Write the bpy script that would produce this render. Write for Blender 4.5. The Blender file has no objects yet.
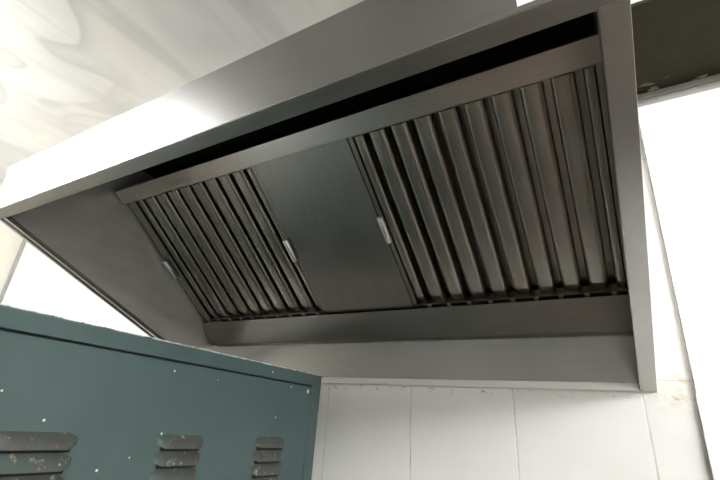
import bpy, bmesh, math, random
from mathutils import Vector, Matrix
random.seed(7)
C = bpy.context.scene.collection
sc = bpy.context.scene
Z0 = 1.75                       # height of the hood's rear rim above the floor
W, D, H, HF = 1.5, 0.855, 0.3566, 0.150
SL = H / D                      # slope of the hood's open rim
CEIL = 1.12                      # ceiling above the rear rim

# ---------------------------------------------------------------- materials
class NT:
    def __init__(s, name):
        s.m = bpy.data.materials.new(name); s.m.use_nodes = True
        s.n = s.m.node_tree.nodes; s.l = s.m.node_tree.links
        s.b = s.n['Principled BSDF']
    def add(s, t, **kw):
        x = s.n.new(t)
        for k, v in kw.items(): setattr(x, k, v)
        return x
    def link(s, a, b): s.l.new(a, b)
    def coords(s, scale=(1, 1, 1), loc=(0, 0, 0)):
        t = s.add('ShaderNodeTexCoord'); m = s.add('ShaderNodeMapping')
        m.inputs['Scale'].default_value = scale; m.inputs['Location'].default_value = loc
        s.link(t.outputs['Object'], m.inputs['Vector']); return m.outputs['Vector']
    def noise(s, vec, scale=5, detail=4, rough=.5, dist=0):
        x = s.add('ShaderNodeTexNoise'); x.inputs['Scale'].default_value = scale
        x.inputs['Detail'].default_value = detail; x.inputs['Roughness'].default_value = rough
        x.inputs['Distortion'].default_value = dist
        s.link(vec, x.inputs['Vector']); return x.outputs['Fac']
    def ramp(s, fac, stops):
        r = s.add('ShaderNodeValToRGB'); e = r.color_ramp.elements
        while len(e) < len(stops): e.new(.5)
        for i, (p, c) in enumerate(stops):
            e[i].position = p; e[i].color = (c, c, c, 1) if not isinstance(c, tuple) else (*c, 1)
        s.link(fac, r.inputs['Fac']); return r.outputs['Color']
    def mix(s, fac, a, b, mode='MIX'):
        x = s.add('ShaderNodeMix', data_type='RGBA', blend_type=mode)
        for v, i in ((fac, 0), (a, 6), (b, 7)):
            if isinstance(v, (int, float)): x.inputs[i].default_value = v
            elif isinstance(v, tuple): x.inputs[i].default_value = (*v, 1)
            else: s.link(v, x.inputs[i])
        return x.outputs[2]
    def math(s, op, a, b=None, clamp=False):
        x = s.add('ShaderNodeMath', operation=op, use_clamp=clamp)
        for v, i in ((a, 0), (b, 1)):
            if v is None: continue
            if isinstance(v, (int, float)): x.inputs[i].default_value = v
            else: s.link(v, x.inputs[i])
        return x.outputs[0]
    def bump(s, fac, strength=.1, dist=.01):
        x = s.add('ShaderNodeBump'); x.inputs['Strength'].default_value = strength
        x.inputs['Distance'].default_value = dist
        s.link(fac, x.inputs['Height']); s.link(x.outputs['Normal'], s.b.inputs['Normal'])
    def base(s, v):
        i = s.b.inputs['Base Color']
        if isinstance(v, tuple): i.default_value = (*v, 1)
        else: s.link(v, i)
    def rough(s, v):
        i = s.b.inputs['Roughness']
        if isinstance(v, (int, float)): i.default_value = v
        else: s.link(v, i)

def steel(name, col, dirt, grain=(2, 60, 60), r0=.28, r1=.45, dirt_amt=.5, metal=1.0, blotch=3.5):
    t = NT(name); t.b.inputs['Metallic'].default_value = 1
    g = t.noise(t.coords(grain), 3, 3, .5)
    n = t.noise(t.coords(), blotch, 5, .55, .4)
    d = t.ramp(n, [(.25, 0.0), (.85, dirt_amt)])
    c = t.mix(d, col, dirt)
    gg = t.ramp(g, [(.25, .88), (.75, 1.0)])
    t.base(t.mix(1.0, c, gg, 'MULTIPLY'))
    t.rough((r0 + r1) / 2)
    t.b.inputs['Metallic'].default_value = metal
    return t.m

def plain(name, col, rough=.5, metal=0):
    t = NT(name); t.base(col); t.rough(rough); t.b.inputs['Metallic'].default_value = metal
    n = t.noise(t.coords(), 30, 3, .5)
    t.base(t.mix(t.ramp(n, [(.35, 0.0), (.75, .25)]), col, tuple(c * .7 for c in col)))
    return t.m

M = {}
M['steel'] = steel('brushed_steel', (.36, .36, .36), (.28, .275, .265), r0=.22, r1=.3)
M['steel_rim'] = steel('brushed_steel_rim', (.50, .50, .485), (.40, .38, .35), grain=(60, 2, 60), r0=.2, r1=.34)
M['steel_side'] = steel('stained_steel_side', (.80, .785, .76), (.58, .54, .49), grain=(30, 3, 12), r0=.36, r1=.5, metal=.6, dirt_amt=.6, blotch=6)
M['steel_greasy'] = steel('greasy_steel', (.45, .425, .385), (.25, .225, .18), grain=(50, 2, 2), r0=.27, r1=.39, dirt_amt=.7, blotch=9)
M['steel_blank'] = steel('dull_steel_sheet', (.40, .385, .36), (.30, .28, .25), grain=(30, 3, 3), r0=.34, r1=.44, dirt_amt=.5, blotch=5)
M['steel_rail'] = steel('warm_stained_steel', (.58, .55, .52), (.36, .31, .27), r0=.25, r1=.4)
M['steel_pale'] = steel('pale_matt_steel', (.88, .87, .86), (.68, .66, .63), r0=.45, r1=.6, metal=.6)
M['steel_trough'] = steel('dark_brushed_steel', (.34, .327, .31), (.25, .235, .21), r0=.36, r1=.46)
M['handle'] = steel('bright_handle_steel', (.92, .92, .9), (.75, .73, .7), r0=.24, r1=.34)
M['plenum_shade'] = plain('painted_plenum_shade', (.012, .011, .009), .75)  # near-black colour paints the shade inside the plenum
M['chrome'] = plain('bright_steel', (.75, .75, .73), .18, 1)
M['sticker'] = plain('white_paper', (.85, .86, .88), .6)

# white wall tiles: joints at x = .597 + k*.291, rows at z = Z0 + .026 - k*.291
def tile_mat():
    t = NT('white_glazed_tile')
    tc = t.add('ShaderNodeTexCoord'); sp = t.add('ShaderNodeSeparateXYZ'); t.link(tc.outputs['Object'], sp.inputs[0])
    def joint(o, off, w=.291):
        a = t.math('SUBTRACT', o, off); a = t.math('DIVIDE', a, w)
        f = t.math('FRACT', t.math('ADD', a, 20.5)); f = t.math('ABSOLUTE', t.math('SUBTRACT', f, .5))
        return t.math('MULTIPLY', f, w / .291)
    fx = joint(sp.outputs['X'], .597); fz = joint(sp.outputs['Z'], Z0 + .026, .585)
    f = t.math('MINIMUM', fx, fz)
    g = t.ramp(f, [(.003, 1.0), (.009, 0.0)])
    n = t.noise(t.coords(), 4, 4, .6)
    c0 = t.mix(t.ramp(n, [(.4, 0.0), (.8, .35)]), (.80, .80, .785), (.70, .695, .66))
    gn = t.noise(t.coords(), 25, 4, .7)
    gc = t.mix(t.ramp(gn, [(.45, 0.0), (.7, 1.0)]), (.70, .695, .67), (.46, .43, .37))
    c = t.mix(g, c0, gc)
    # grime sitting just under the hood's rear rim, and a yellowed patch round one joint
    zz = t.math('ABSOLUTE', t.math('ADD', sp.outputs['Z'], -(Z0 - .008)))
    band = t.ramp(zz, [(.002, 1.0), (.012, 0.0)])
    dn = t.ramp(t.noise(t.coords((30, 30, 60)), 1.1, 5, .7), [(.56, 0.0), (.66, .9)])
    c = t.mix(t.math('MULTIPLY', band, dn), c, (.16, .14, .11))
    vd = t.add('ShaderNodeVectorMath', operation='DISTANCE'); t.link(tc.outputs['Object'], vd.inputs[0])
    vd.inputs[1].default_value = (1.535, 0, Z0 + .010)
    yb = t.ramp(vd.outputs['Value'], [(.01, 1.0), (.075, 0.0)])
    yn = t.ramp(t.noise(t.coords((20, 20, 45)), 1.5, 5, .7), [(.42, 0.0), (.62, .8)])
    c = t.mix(t.math('MULTIPLY', yb, yn), c, (.60, .53, .36))
    t.base(c); t.rough(.22)
    t.bump(t.math('SUBTRACT', 1.0, g), .35, .003)
    return t.m
M['tile'] = tile_mat()

def paint(name, a, b, rough=.45, sc_=3, lo=.4, hi=.7, bs=.05):
    t = NT(name); n = t.noise(t.coords(), sc_, 5, .55, .6)
    t.base(t.mix(t.ramp(n, [(lo, 0.0), (hi, 1.0)]), a, b)); t.rough(rough)
    t.bump(t.noise(t.coords(), sc_ * 2, 3, .5), bs, .01)
    return t.m
M['cream'] = paint('cream_wall_paint', (.72, .70, .61), (.66, .64, .55))
M['white'] = paint('white_wall_paint', (.78, .78, .75), (.72, .715, .68))
M['clad'] = paint('white_cladding', (.84, .84, .82), (.78, .775, .74), .3)

def clad_edge():
    t = NT('dirty_cladding_edge'); n = t.noise(t.coords((1, 1, 1)), 35, 5, .7)
    t.base(t.mix(t.ramp(n, [(.38, 0.0), (.6, 1.0)]), (.62, .61, .57), (.34, .31, .26))); t.rough(.7); return t.m
M['clad_edge'] = clad_edge()

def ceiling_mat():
    t = NT('gloss_ceiling_painted_reflections')
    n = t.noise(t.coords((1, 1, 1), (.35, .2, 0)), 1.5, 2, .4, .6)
    # wavy reflections painted into the colour: narrow grey bands following the noise contours
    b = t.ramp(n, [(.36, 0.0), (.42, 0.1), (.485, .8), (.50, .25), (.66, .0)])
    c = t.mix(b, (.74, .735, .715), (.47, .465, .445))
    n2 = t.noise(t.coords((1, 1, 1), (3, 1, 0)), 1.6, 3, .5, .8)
    c = t.mix(t.ramp(n2, [(.48, 0.0), (.56, .4)]), c, (.68, .665, .57))  # yellowish patches, also reflections put into the colour
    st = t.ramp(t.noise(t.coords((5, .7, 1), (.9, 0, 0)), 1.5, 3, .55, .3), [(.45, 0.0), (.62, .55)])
    c = t.mix(st, c, (.50, .495, .475))  # soft grey streaks of reflection painted along the ceiling
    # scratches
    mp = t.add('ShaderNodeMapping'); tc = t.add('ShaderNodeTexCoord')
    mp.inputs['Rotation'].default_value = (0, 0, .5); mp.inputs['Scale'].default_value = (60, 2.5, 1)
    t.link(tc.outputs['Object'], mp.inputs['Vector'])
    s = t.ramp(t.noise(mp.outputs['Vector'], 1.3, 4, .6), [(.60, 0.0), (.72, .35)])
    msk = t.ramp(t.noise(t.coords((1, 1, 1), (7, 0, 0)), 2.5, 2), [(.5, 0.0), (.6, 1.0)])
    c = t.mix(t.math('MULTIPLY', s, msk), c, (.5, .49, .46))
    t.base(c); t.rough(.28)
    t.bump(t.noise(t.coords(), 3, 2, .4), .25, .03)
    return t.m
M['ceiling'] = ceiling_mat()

def olive():
    t = NT('olive_flaking_paint')
    n = t.noise(t.coords(), 14, 5, .65)
    c = t.mix(t.ramp(n, [(.35, 0.0), (.7, 1.0)]), (.032, .028, .018), (.044, .037, .023))
    tc = t.add('ShaderNodeTexCoord'); sp = t.add('ShaderNodeSeparateXYZ'); t.link(tc.outputs['Object'], sp.inputs[0])
    near = t.ramp(t.math('ABSOLUTE', t.math('ADD', sp.outputs['Y'], .02)), [(.0, 1.0), (.05, 0.0)])
    ch = t.ramp(t.noise(t.coords((6, 12, 6), (.4, 0, 0)), 2.2, 4, .6), [(.62, 0.0), (.645, 1.0)])
    t.base(t.mix(t.math('MULTIPLY', near, ch), c, (.45, .41, .32))); t.b.inputs['Specular IOR Level'].default_value = .15; t.rough(.7); return t.m
M['olive'] = olive()

def green(name, grime, wear=False):
    t = NT(name)
    n = t.noise(t.coords(), 5, 5, .6, .3)
    c = t.mix(t.ramp(n, [(.35, 0.0), (.7, 1.0)]), (.038, .074, .074), (.054, .090, .090))
    v = t.add('ShaderNodeTexVoronoi'); v.inputs['Scale'].default_value = 36; v.inputs['Randomness'].default_value = 1
    wob = t.noise(t.coords(), 60, 3, .6)
    t.link(t.coords(), v.inputs['Vector'])
    d = t.math('ADD', v.outputs['Distance'], t.math('MULTIPLY', t.math('SUBTRACT', wob, .5), .10))
    sel = t.ramp(v.outputs['Color'], [(.40, 0.0), (.42, 1.0)])
    chip = t.math('MULTIPLY', t.ramp(d, [(.07, 1.0), (.09, 0.0)]), sel)
    c = t.mix(chip, c, (.70, .70, .66))
    if wear:                           # paint knocked off along the top edge
        tc = t.add('ShaderNodeTexCoord'); sp = t.add('ShaderNodeSeparateXYZ'); t.link(tc.outputs['Object'], sp.inputs[0])
        e = t.ramp(t.math('MULTIPLY', t.math('SUBTRACT', Z0 + .007, sp.outputs['Z']), 100), [(.12, 1.0), (.32, 0.0)])
        wn = t.ramp(t.noise(t.coords(), 40, 5, .75), [(.38, 0.0), (.52, 1.0)])
        c = t.mix(t.math('MULTIPLY', e, wn), c, (.55, .58, .55))
    if grime:
        g = t.noise(t.coords(), 22, 5, .7)
        c = t.mix(t.ramp(g, [(.33, .2), (.6, .95)]), c, (.060, .052, .044))
        r = t.noise(t.coords((1, 1, 1), (2, 0, 0)), 70, 4, .7)
        c = t.mix(t.ramp(r, [(.60, 0.0), (.68, .9)]), c, (.32, .25, .18))
    t.base(c); t.rough(t.ramp(n, [(.3, .32), (.7, .42)]))
    t.bump(t.noise(t.coords(), 45, 3, .6), .05, .004)
    return t.m
M['green'] = green('green_enamel', False)
M['green_worn'] = green('worn_green_enamel', False, True)
M['green_dirty'] = green('grimy_green_enamel', True)
M['black'] = plain('black_painted_shade', (.008, .009, .009), .8)  # black paints the shade inside the cabinet's groove and louvre openings
M['foot'] = plain('black_rubber', (.02, .02, .02), .7)
M['grey'] = plain('grey_trim', (.33, .325, .30), .5)

def floor_mat():
    t = NT('dark_quarry_tile'); b = t.add('ShaderNodeTexBrick')
    b.offset = 0; b.inputs['Scale'].default_value = 1; b.inputs['Brick Width'].default_value = .15
    b.inputs['Row Height'].default_value = .15; b.inputs['Mortar Size'].default_value = .004
    b.inputs['Color1'].default_value = (.105, .085, .07, 1); b.inputs['Color2'].default_value = (.13, .108, .09, 1)
    b.inputs['Mortar'].default_value = (.05, .047, .044, 1)
    t.link(t.coords(), b.inputs['Vector']); t.base(b.outputs['Color']); t.rough(.4); return t.m
M['floor'] = floor_mat()

def emit(name, col, s):
    t = NT(name); t.base((.8, .8, .8)); t.b.inputs['Emission Color'].default_value = (*col, 1)
    t.b.inputs['Emission Strength'].default_value = s; return t.m

# ---------------------------------------------------------------- mesh helpers
def bx(bm, x0, x1, y0, y1, z0, z1, f=None):
    co = [(x, y, z) for x in (x0, x1) for y in (y0, y1) for z in (z0, z1)]
    v = [bm.verts.new(f(*c) if f else c) for c in co]
    for q in ((0, 1, 3, 2), (4, 6, 7, 5), (0, 4, 5, 1), (2, 3, 7, 6), (0, 2, 6, 4), (1, 5, 7, 3)):
        bm.faces.new([v[i] for i in q])

def extr(bm, pts, x0, x1, f=None):
    """pts (a,b) polygon extruded along the first axis from x0 to x1"""
    a = [bm.verts.new(f(x0, *p) if f else (x0, *p)) for p in pts]
    b = [bm.verts.new(f(x1, *p) if f else (x1, *p)) for p in pts]
    n = len(pts); bm.faces.new(a); bm.faces.new(b[::-1])
    for i in range(n): bm.faces.new((a[i], b[i], b[(i + 1) % n], a[(i + 1) % n]))

def loft(bm, rings, close_ends=True):
    r = [[bm.verts.new(p) for p in ring] for ring in rings]
    n = len(rings[0])
    for a, b in zip(r, r[1:]):
        for i in range(n): bm.faces.new((a[i], b[i], b[(i + 1) % n], a[(i + 1) % n]))
    if close_ends: bm.faces.new(r[0][::-1]); bm.faces.new(r[-1])

def cyl(bm, c, axis, r, h, n=16):
    q = Vector((0, 0, 1)).rotation_difference(Vector(axis)).to_matrix()
    rings = []
    for k, rr in ((0, r), (h * .8, r), (h, r * .75)):
        rings.append([Vector(c) + q @ Vector((rr * math.cos(2 * math.pi * i / n), rr * math.sin(2 * math.pi * i / n), k)) for i in range(n)])
    loft(bm, rings)

def wpos(o):
    p = Vector(o.location)
    while o.parent: o = o.parent; p += Vector(o.location)
    return p

def build(name, bm, mat, parent=None, bev=0, seg=2, smooth=False, local=False):
    bmesh.ops.recalc_face_normals(bm, faces=bm.faces)
    me = bpy.data.meshes.new(name)
    off = Vector((0, 0, 0))
    vs = [v.co for v in bm.verts]
    lo = Vector([min(v[i] for v in vs) for i in range(3)]); hi = Vector([max(v[i] for v in vs) for i in range(3)])
    o = bpy.data.objects.new(name, me); C.objects.link(o)
    if parent is not None:
        o.parent = parent
        if not local: off = wpos(parent)
        bmesh.ops.translate(bm, verts=bm.verts, vec=-off)
    bm.to_mesh(me); bm.free()
    for m in (mat if isinstance(mat, list) else [mat]): me.materials.append(m)
    if smooth:
        for p in me.polygons: p.use_smooth = True
        me.set_sharp_from_angle(angle=math.radians(40))
    if bev:
        b = o.modifiers.new('bevel', 'BEVEL'); b.width = bev; b.segments = seg; b.limit_method = 'ANGLE'; b.angle_limit = math.radians(35)
        for p in me.polygons: p.use_smooth = True
        w = o.modifiers.new('wn', 'WEIGHTED_NORMAL'); w.keep_sharp = True
    return o

def B(): return bmesh.new()
def thing(name, label, cat, loc, group=None):
    o = bpy.data.objects.new(name, None); o.empty_display_size = .1; C.objects.link(o); o.location = loc
    o['label'] = label; o['category'] = cat
    if group: o['group'] = group
    return o
def struct(name, bm, mat, label, cat, bev=0):
    o = build(name, bm, mat, None, bev); o['kind'] = 'structure'; o['label'] = label; o['category'] = cat
    return o
def Zt(x, y, z): return (x, y, z + Z0)

# ---------------------------------------------------------------- the room
XL, XR, YF = -2.165, 3.6, -4.2
bm = B(); bx(bm, XL - .1, XR + .1, YF - .1, .1, -.1, 0); struct('floor', bm, M['floor'], 'dark tiled kitchen floor', 'floor')
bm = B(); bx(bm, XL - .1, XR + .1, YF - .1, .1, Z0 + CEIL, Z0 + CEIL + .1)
struct('ceiling', bm, M['ceiling'], 'off-white glossy ceiling with painted reflections above the hood', 'ceiling')
bm = B(); bx(bm, XL - .1, XR + .1, 0, .1, 0, Z0 + CEIL); struct('wall_back', bm, M['tile'], 'white tiled wall behind the hood', 'wall')
bm = B(); bx(bm, XL - .1, XL, YF, 0, 0, Z0 + CEIL); struct('wall_left', bm, M['cream'], 'cream painted wall seen beyond the left end of the hood', 'wall')
bm = B(); bx(bm, XR, XR + .1, YF, 0, 0, Z0 + CEIL); struct('wall_right', bm, M['white'], 'white wall at the right end of the room', 'wall')
bm = B(); bx(bm, XL, XR, YF - .1, YF, 0, Z0 + CEIL); struct('wall_front_unseen', bm, M['grey'], 'unseen grey wall opposite the hood', 'wall')  # unseen wall, coloured grey to dim the steel's reflections
bm = B(); bx(bm, XL, XL + .02, -.02, 0, 0, Z0 + CEIL); struct('trim_1', bm, M['grey'], 'narrow grey corner strip left of the hood', 'trim', .002)

# white cladding sheets to the right of the hood, a slightly ragged left edge
def ragged(x0f, z0, z1, step=.012):
    L = []; z = z0
    while z < z1 - 1e-6:
        L.append((x0f(z) + random.uniform(-.0005, .0005), z)); z += step
    L.append((x0f(z1), z1)); return L
def sheet(edge, x1, y0, y1):
    bm = B(); poly = edge + [(x1, edge[-1][1]), (x1, edge[0][1])]
    a = [bm.verts.new((x, y0, z + Z0)) for x, z in poly]; b = [bm.verts.new((x, y1, z + Z0)) for x, z in poly]
    n = len(poly); bm.faces.new(a); bm.faces.new(b[::-1])
    for i in range(n):
        f = bm.faces.new((a[i], b[i], b[(i + 1) % n], a[(i + 1) % n]))
        if i < len(edge) - 1: f.material_index = 1
    return bm
struct('trim_2', sheet(ragged(lambda z: 1.5705 + .027 * z, -.001, .773), XR, -.02, 0), [M['clad'], M['clad_edge']], 'white wall cladding sheet right of the hood', 'wall cladding')
struct('trim_3', sheet(ragged(lambda z: 1.5705 + .027 * z - .002, -1.0, -.0012), XR, -.0205, 0), [M['clad'], M['clad_edge']], 'lower white cladding sheet below the right corner of the hood', 'wall cladding')
bm = B(); bx(bm, 1.50, XR, -.016, 0, Z0 + .773, Z0 + .80); bx(bm, 1.50, XR, -.022, 0, Z0 + .80, Z0 + .817)
struct('trim_4', bm, M['grey'], 'grey strip at the top of the white cladding', 'trim', .002)
bm = B(); bx(bm, .6, XR, -.352, 0, Z0 + .828, Z0 + CEIL); struct('trim_5', bm, M['white'], 'white boxed beam along the top of the wall', 'beam')
bm = B(); bx(bm, .6, XR, -.353, 0, Z0 + .818, Z0 + .828); struct('trim_6', bm, M['olive'], 'dark olive flaking board under the beam right of the hood', 'beam soffit')

# ---------------------------------------------------------------- the hood
hood = thing('extractor_hood', 'large stainless steel canopy extractor hood fixed to the white tiled wall', 'extractor hood', (W / 2, -D / 2, Z0))
fT = Vector((0, -.511, .551)); fs = Vector((0, .802, -.598)); fn = Vector((0, -.598, -.802))
def F(u, v, n):                        # filter bank coordinates: across, down the slope, out towards the room
    p = fT + fs * v + fn * n; return (u, p.y, p.z + Z0)
rimn = Vector((0, SL, 1)).normalized()
def R(x, y, t):                        # on the sloping open rim, t above it
    return (x, y + rimn.y * t, -SL * y + rimn.z * t + Z0)

bm = B(); bx(bm, 0, W, -D, -D + .006, H + Z0, H + HF + Z0)
build('front_fascia', bm, M['steel'], hood, .0025)
bm = B(); bx(bm, 0, W, -D + .0005, -.827, 0, .003, lambda x, y, t: R(x, y, t)); bx(bm, .031, W - .031, -.829, -.827, 0, .012, lambda x, y, t: R(x, y, t))
build('front_lip', bm, M['steel_trough'], hood, .001)
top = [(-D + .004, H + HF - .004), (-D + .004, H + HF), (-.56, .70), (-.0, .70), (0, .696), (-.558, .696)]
bm = B(); extr(bm, top, .004, W - .004, Zt); build('roof_panel', bm, [M['plenum_shade']], hood)
side = [(-.001, .003), (-D + .005, H + .003), (-D + .005, H + HF - .001), (-.56, .699), (-.001, .699)]
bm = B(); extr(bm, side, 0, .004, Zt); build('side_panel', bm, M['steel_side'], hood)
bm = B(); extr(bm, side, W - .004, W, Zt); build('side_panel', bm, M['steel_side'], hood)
bm = B(); bx(bm, 0, .018, -.83, -.04, 0, .003, R); bx(bm, .018, .021, -.83, -.04, -.004, .003, R); bx(bm, .021, .046, -.83, -.04, 0, .003, R); bx(bm, .043, .046, -.83, -.04, -.003, .009, R)
build('side_lip', bm, M['steel_rim'], hood, .0008)
bm = B(); bx(bm, W - .033, W, -.83, -.001, 0, .003, R); bx(bm, W - .033, W - .030, -.83, -.04, 0, .011, R)
build('side_lip', bm, M['steel_rim'], hood, .0008)
bm = B(); bx(bm, .004, W - .004, -.004, -.0005, .004 + Z0, .697 + Z0); build('rear_panel', bm, M['steel'], hood)
bm = B(); extr(bm, [(-.0005, .0), (-.010, .0), (-.012, .002), (-.012, .0195), (-.0005, .0195)], .004, W - .034, Zt); build('rear_lip', bm, M['steel_pale'], hood, .0012)
# upper rail that the filters hang from
bm = B(); bx(bm, .012, W - .010, -.051, -.001, .012, .018, F); bx(bm, .012, W - .010, -.051, -.047, -.012, .013, F)
build('filter_rail', bm, M['steel_rail'], hood, .001)
# grease trough under the filters
tr = [(-.078, .212), (-.036, .139), (-.030, .134), (-.005, .134), (-.005, .139), (-.031, .140), (-.074, .2135)]
bm = B()
P = lambda x, k, s=1: [(x, -.005 + (y + .005) * s, z + Z0 + k * (.212 - z)) for y, z in tr]
loft(bm, [P(.010, .38), P(.014, .14), P(.024, .02), P(.036, 0), P(W - .010, 0)])
build('grease_trough', bm, M['steel_trough'], hood, .0012)
# plain sheet between the two filters
bm = B(); bx(bm, .613, .925, .0, .553, -.004, .004, F); build('blanking_panel', bm, M['steel_blank'], hood, .0012)
# small white sticker, hanging bracket and the seam screws
bm = B(); bx(bm, 1.388, 1.446, -D - .0006, -D, Z0 + .3655, Z0 + .425)
st = build('sticker', bm, M['sticker'], hood); st['label'] = 'blank white sticker'
bm = B(); bx(bm, -.022, 0, -.852, -.848, Z0 + .488, Z0 + .512); bx(bm, -.022, -.018, -.852, -.83, Z0 + .488, Z0 + .512)
build('hanging_bracket', bm, M['grey'], hood, .001)

# ---------------------------------------------------------------- baffle filters
def baffle(bm, u0, u1, v0, v1, dep=.030):
    r = min(.011, (u1 - u0) * .35); pr = []
    for k in range(5):
        a = math.pi / 2 * k / 4; pr.append((u0 + r - r * math.sin(math.pi / 2 - a) , -r + r * math.sin(a)))
    for k in range(5):
        a = math.pi / 2 * k / 4; pr.append((u1 - r + r * math.sin(a), -r + r * math.cos(a)))
    prof = [(u0, -dep)] + pr + [(u1, -dep)]
    cu = (u0 + u1) / 2
    def ring(v, dn, sq): return [F(cu + (u - cu) * sq, v, (n if n <= -dep + 1e-6 else max(n + dn, -dep + .001))) for u, n in prof]
    loft(bm, [ring(v0, 0, 1), ring(v1 - .034, 0, 1), ring(v1 - .028, -.001, .985), ring(v1 - .004, -.010, .86), ring(v1, -.013, .8)])
def make_filter(name, label, uL, uR, slots, handles):
    f = thing(name, label, 'filter', F((uL + uR) / 2, .54, -.03), 'baffle filters in the hood')
    e = .006
    fr = B()
    bx(fr, uL, slots[0] - .040 if slots[0] - uL > .05 else uL + .012, .0, .553, -.036, .001, F)
    bx(fr, uR - .012, uR, .0, .553, -.036, .001, F)
    bx(fr, uL + .002, uR - .002, .0, .006, -.036, -.002, F)
    bx(fr, uL + .002, uR - .002, .546, .560, -.030, -.001, F)
    build('frame', fr, M['steel_greasy'], f, .001)
    h = .0075
    edges = [uL + (.045 if slots[0] - uL > .05 else .0135)]
    spans = []; a = edges[0]
    for s in slots: spans.append((a, s - h)); a = s + h
    spans.append((a, uR - .0135))
    for u0, u1 in spans:
        if u1 - u0 < .008: continue
        b = B(); baffle(b, u0, u1, .007, .546); build('baffle', b, M['steel_greasy'], f, smooth=True)
    b = B()
    for s in slots:                    # the inner row of baffles seen through the slots
        bx(b, s - .022, s + .022, .007, .545, -.052, -.048, F)
    build('inner_baffles', b, M['steel_greasy'], f)
    for s in slots:
        b = B(); bx(b, s - .0055, s + .0055, .5490, .5585, -.002, .001, F); build('slot_glint_tab', b, M['steel_pale'], f, .0008)  # pale tabs added to paint the bright glints below the slots
    for u, v in handles:
        b = B()
        for k in (-1, 1): bx(b, u - .004, u + .004, v + k * .036 - .004, v + k * .036 + .004, .001, .014, F)
        ring = lambda vv, q: [F(u + .0095 * q * math.cos(2 * math.pi * i / 12), vv, .014 + .009 * q * math.sin(2 * math.pi * i / 12)) for i in range(12)]
        loft(b, [ring(v - .042, .6), ring(v - .038, 1), ring(v + .038, 1), ring(v + .042, .6)])
        hd = build('handle', b, M['handle'], f, smooth=False); hd['label'] = 'bright steel handle'
        for p in hd.data.polygons: p.use_smooth = len(p.vertices) == 4
        b = B(); cyl(b, F(u - .002, v - .055, .001), fn, .006, .003); build('rivet', b, M['steel_greasy'], f)
make_filter('baffle_filter', 'ribbed steel baffle filter at the left end of the hood with two handles', .016, .611, [.091 + .0595 * k for k in range(9)], [(.600, .287), (.026, .287)])
make_filter('baffle_filter', 'ribbed baffle filter at the right end of the hood, close to the right rim', .927, 1.4915, [.975 + .0595 * k for k in range(9)], [(.936, .270)])

# ---------------------------------------------------------------- green cabinet
cab = thing('steel_cabinet', 'green enamelled steel cabinet with louvred vents below the left end of the hood', 'cabinet', (.702, -.2 - .0307, 0))
TH = Z0 + .007                        # height at its back top corner
cab.rotation_euler = (-.0175, 0, 0)
CX0 = -.66; CY0 = -1.15
bm = B(); bx(bm, CX0, -.0075, CY0, -.0005, .10, TH - .001); build('body', bm, M['green'], cab, .003, local=True)
bm = B(); extr(bm, [(CY0, TH), (0, TH), (0, .10), (-.038, .10), (-.038, TH - .031), (CY0, TH - .031)], -.0072, 0)
build('frame', bm, M['green_worn'], cab, .0015, local=True)
bm = B(); bx(bm, -.008, -.0015, CY0, -.0395, .12, TH - .0345); pan = build('side_panel', bm, M['green'], cab, .0015, local=True)
bm = B(); bx(bm, -.0075, -.005, CY0, -.036, .115, TH - .0305); build('groove_shade', bm, M['black'], cab, local=True)
def louvre(y0, y1, z):
    b = B(); n = 9; rows = []
    L = y1 - y0
    for i in range(n):
        s = i / (n - 1); y = y0 + L * s
        k = min(1, min(s, 1 - s) * 7); k = math.sin(k * math.pi / 2)
        d = .0085 * k; hgt = .023 * (.55 + .45 * k)
        ring = [(-.0016, y, z + hgt / 2)]
        for j in range(1, 7):
            a = j / 6; ring.append((-.0015 + d * math.sin(a * math.pi / 2), y, z + hgt / 2 - hgt * (a ** 1.15)))
        ring.append((-.0015 + d * .55, y, z - hgt / 2 + .001)); ring.append((-.0016, y, z - hgt / 2 + .004))
        rows.append(ring)
    loft(b, rows); o = build('louvre', b, M['green_dirty'], pan, local=True, smooth=True)
    b = B(); bx(b, -.0016, .0002, y0 + .008, y1 - .008, z - .0155, z - .009); build('slot_shade', b, M['black'], o, local=True)  # black strip painted as the shade under the louvre
for ya, yb in ((-.745, -.628), (-.486, -.383), (-.234, -.128)):
    for r in range(5):
        louvre(ya, yb, TH - .170 - .0275 * r)
for y, z in ((-.060, TH - .047), (-.060, TH - .42)):
    b = B(); cyl(b, (-.0015, y, z), (1, 0, 0), .006, .003); o = build('screw', b, M['chrome'], cab, local=True)
tan = math.tan(.0175)
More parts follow.
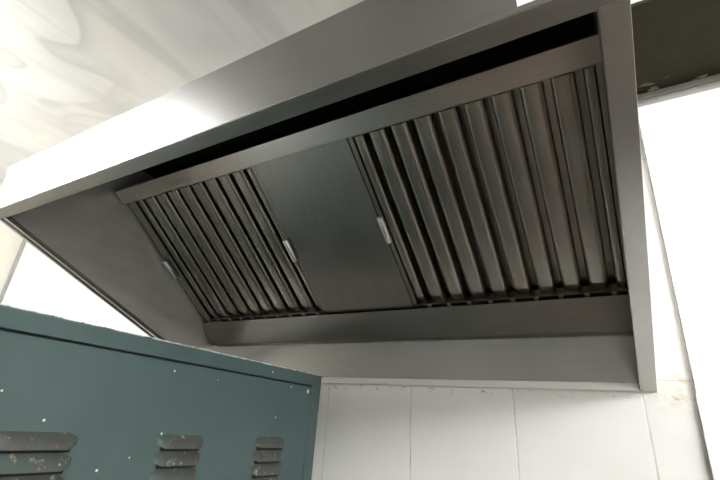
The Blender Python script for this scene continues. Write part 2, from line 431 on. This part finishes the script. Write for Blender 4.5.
for x in (CX0 + .06, -.06):
    for y in (CY0 + .06, -.06):
        b = B(); cyl(b, (x, y, .0 + tan * y * 0 + (y * math.sin(.0175))), (0, 0, 1), .025, .105 - y * math.sin(.0175))
        build('foot', b, M['foot'], cab, local=True)

# ---------------------------------------------------------------- lamps in the ceiling
def lamp(x, y, s, label, lx=1.2, ly=.10):
    t = thing('strip_light', label, 'ceiling light', (x, y, Z0 + .90), 'strip lights under the ceiling')
    b = B(); bx(b, x - lx / 2, x + lx / 2, y - .03, y + .03, Z0 + .965, Z0 + 1.0); build('housing', b, M['white'], t, .004)
    for k in (-1, 1):
        b = B(); bx(b, x + k * .45 - .006, x + k * .45 + .006, y - .006, y + .006, Z0 + 1.0, Z0 + CEIL); build('rod', b, M['grey'], t)
    b = B(); bx(b, x - lx / 2 + .01, x + lx / 2 - .01, y - ly / 2, y + ly / 2, Z0 + .90, Z0 + .965)
    build('diffuser', b, emit('lamp_diffuser', (1, .995, .985), s), t, .02)
lamp(2.6, -1.75, 22, 'strip light to the right in front of the hood')
lamp(-.85, -1.65, 30, 'strip light to the left in front of the hood')
lamp(2.9, -3.1, 10, 'strip light furthest from the hood')

w = bpy.data.worlds.new('world'); sc.world = w; w.use_nodes = True
w.node_tree.nodes['Background'].inputs['Color'].default_value = (.5, .5, .5, 1)
w.node_tree.nodes['Background'].inputs['Strength'].default_value = .2

# ---------------------------------------------------------------- camera
cam = bpy.data.cameras.new('camera'); co = bpy.data.objects.new('camera', cam); C.objects.link(co)
cam.sensor_width = 36; cam.lens = 422.53 / 720 * 36; cam.shift_x = 1.8 / 720; cam.shift_y = -10.34 / 720; cam.clip_start = .02
r0 = Vector((0.86640719, 0.49550694, 0.06173696)); r1 = Vector((-0.15128836, 0.37831439, -0.91323056)); r2 = Vector((-0.47586806, 0.78188944, 0.40273874))
m = Matrix((r0, -r1, -r2)).transposed().to_4x4(); m.translation = Vector((1.42324826, -1.24231661, -0.09140369 + Z0)); co.matrix_world = m
sc.camera = co
vs = sc.view_settings
sc.display_settings.display_device = 'sRGB'
vs.view_transform = 'Standard'; vs.look = 'None'; vs.gamma = 1; vs.use_curve_mapping = False; vs.exposure = 2.4
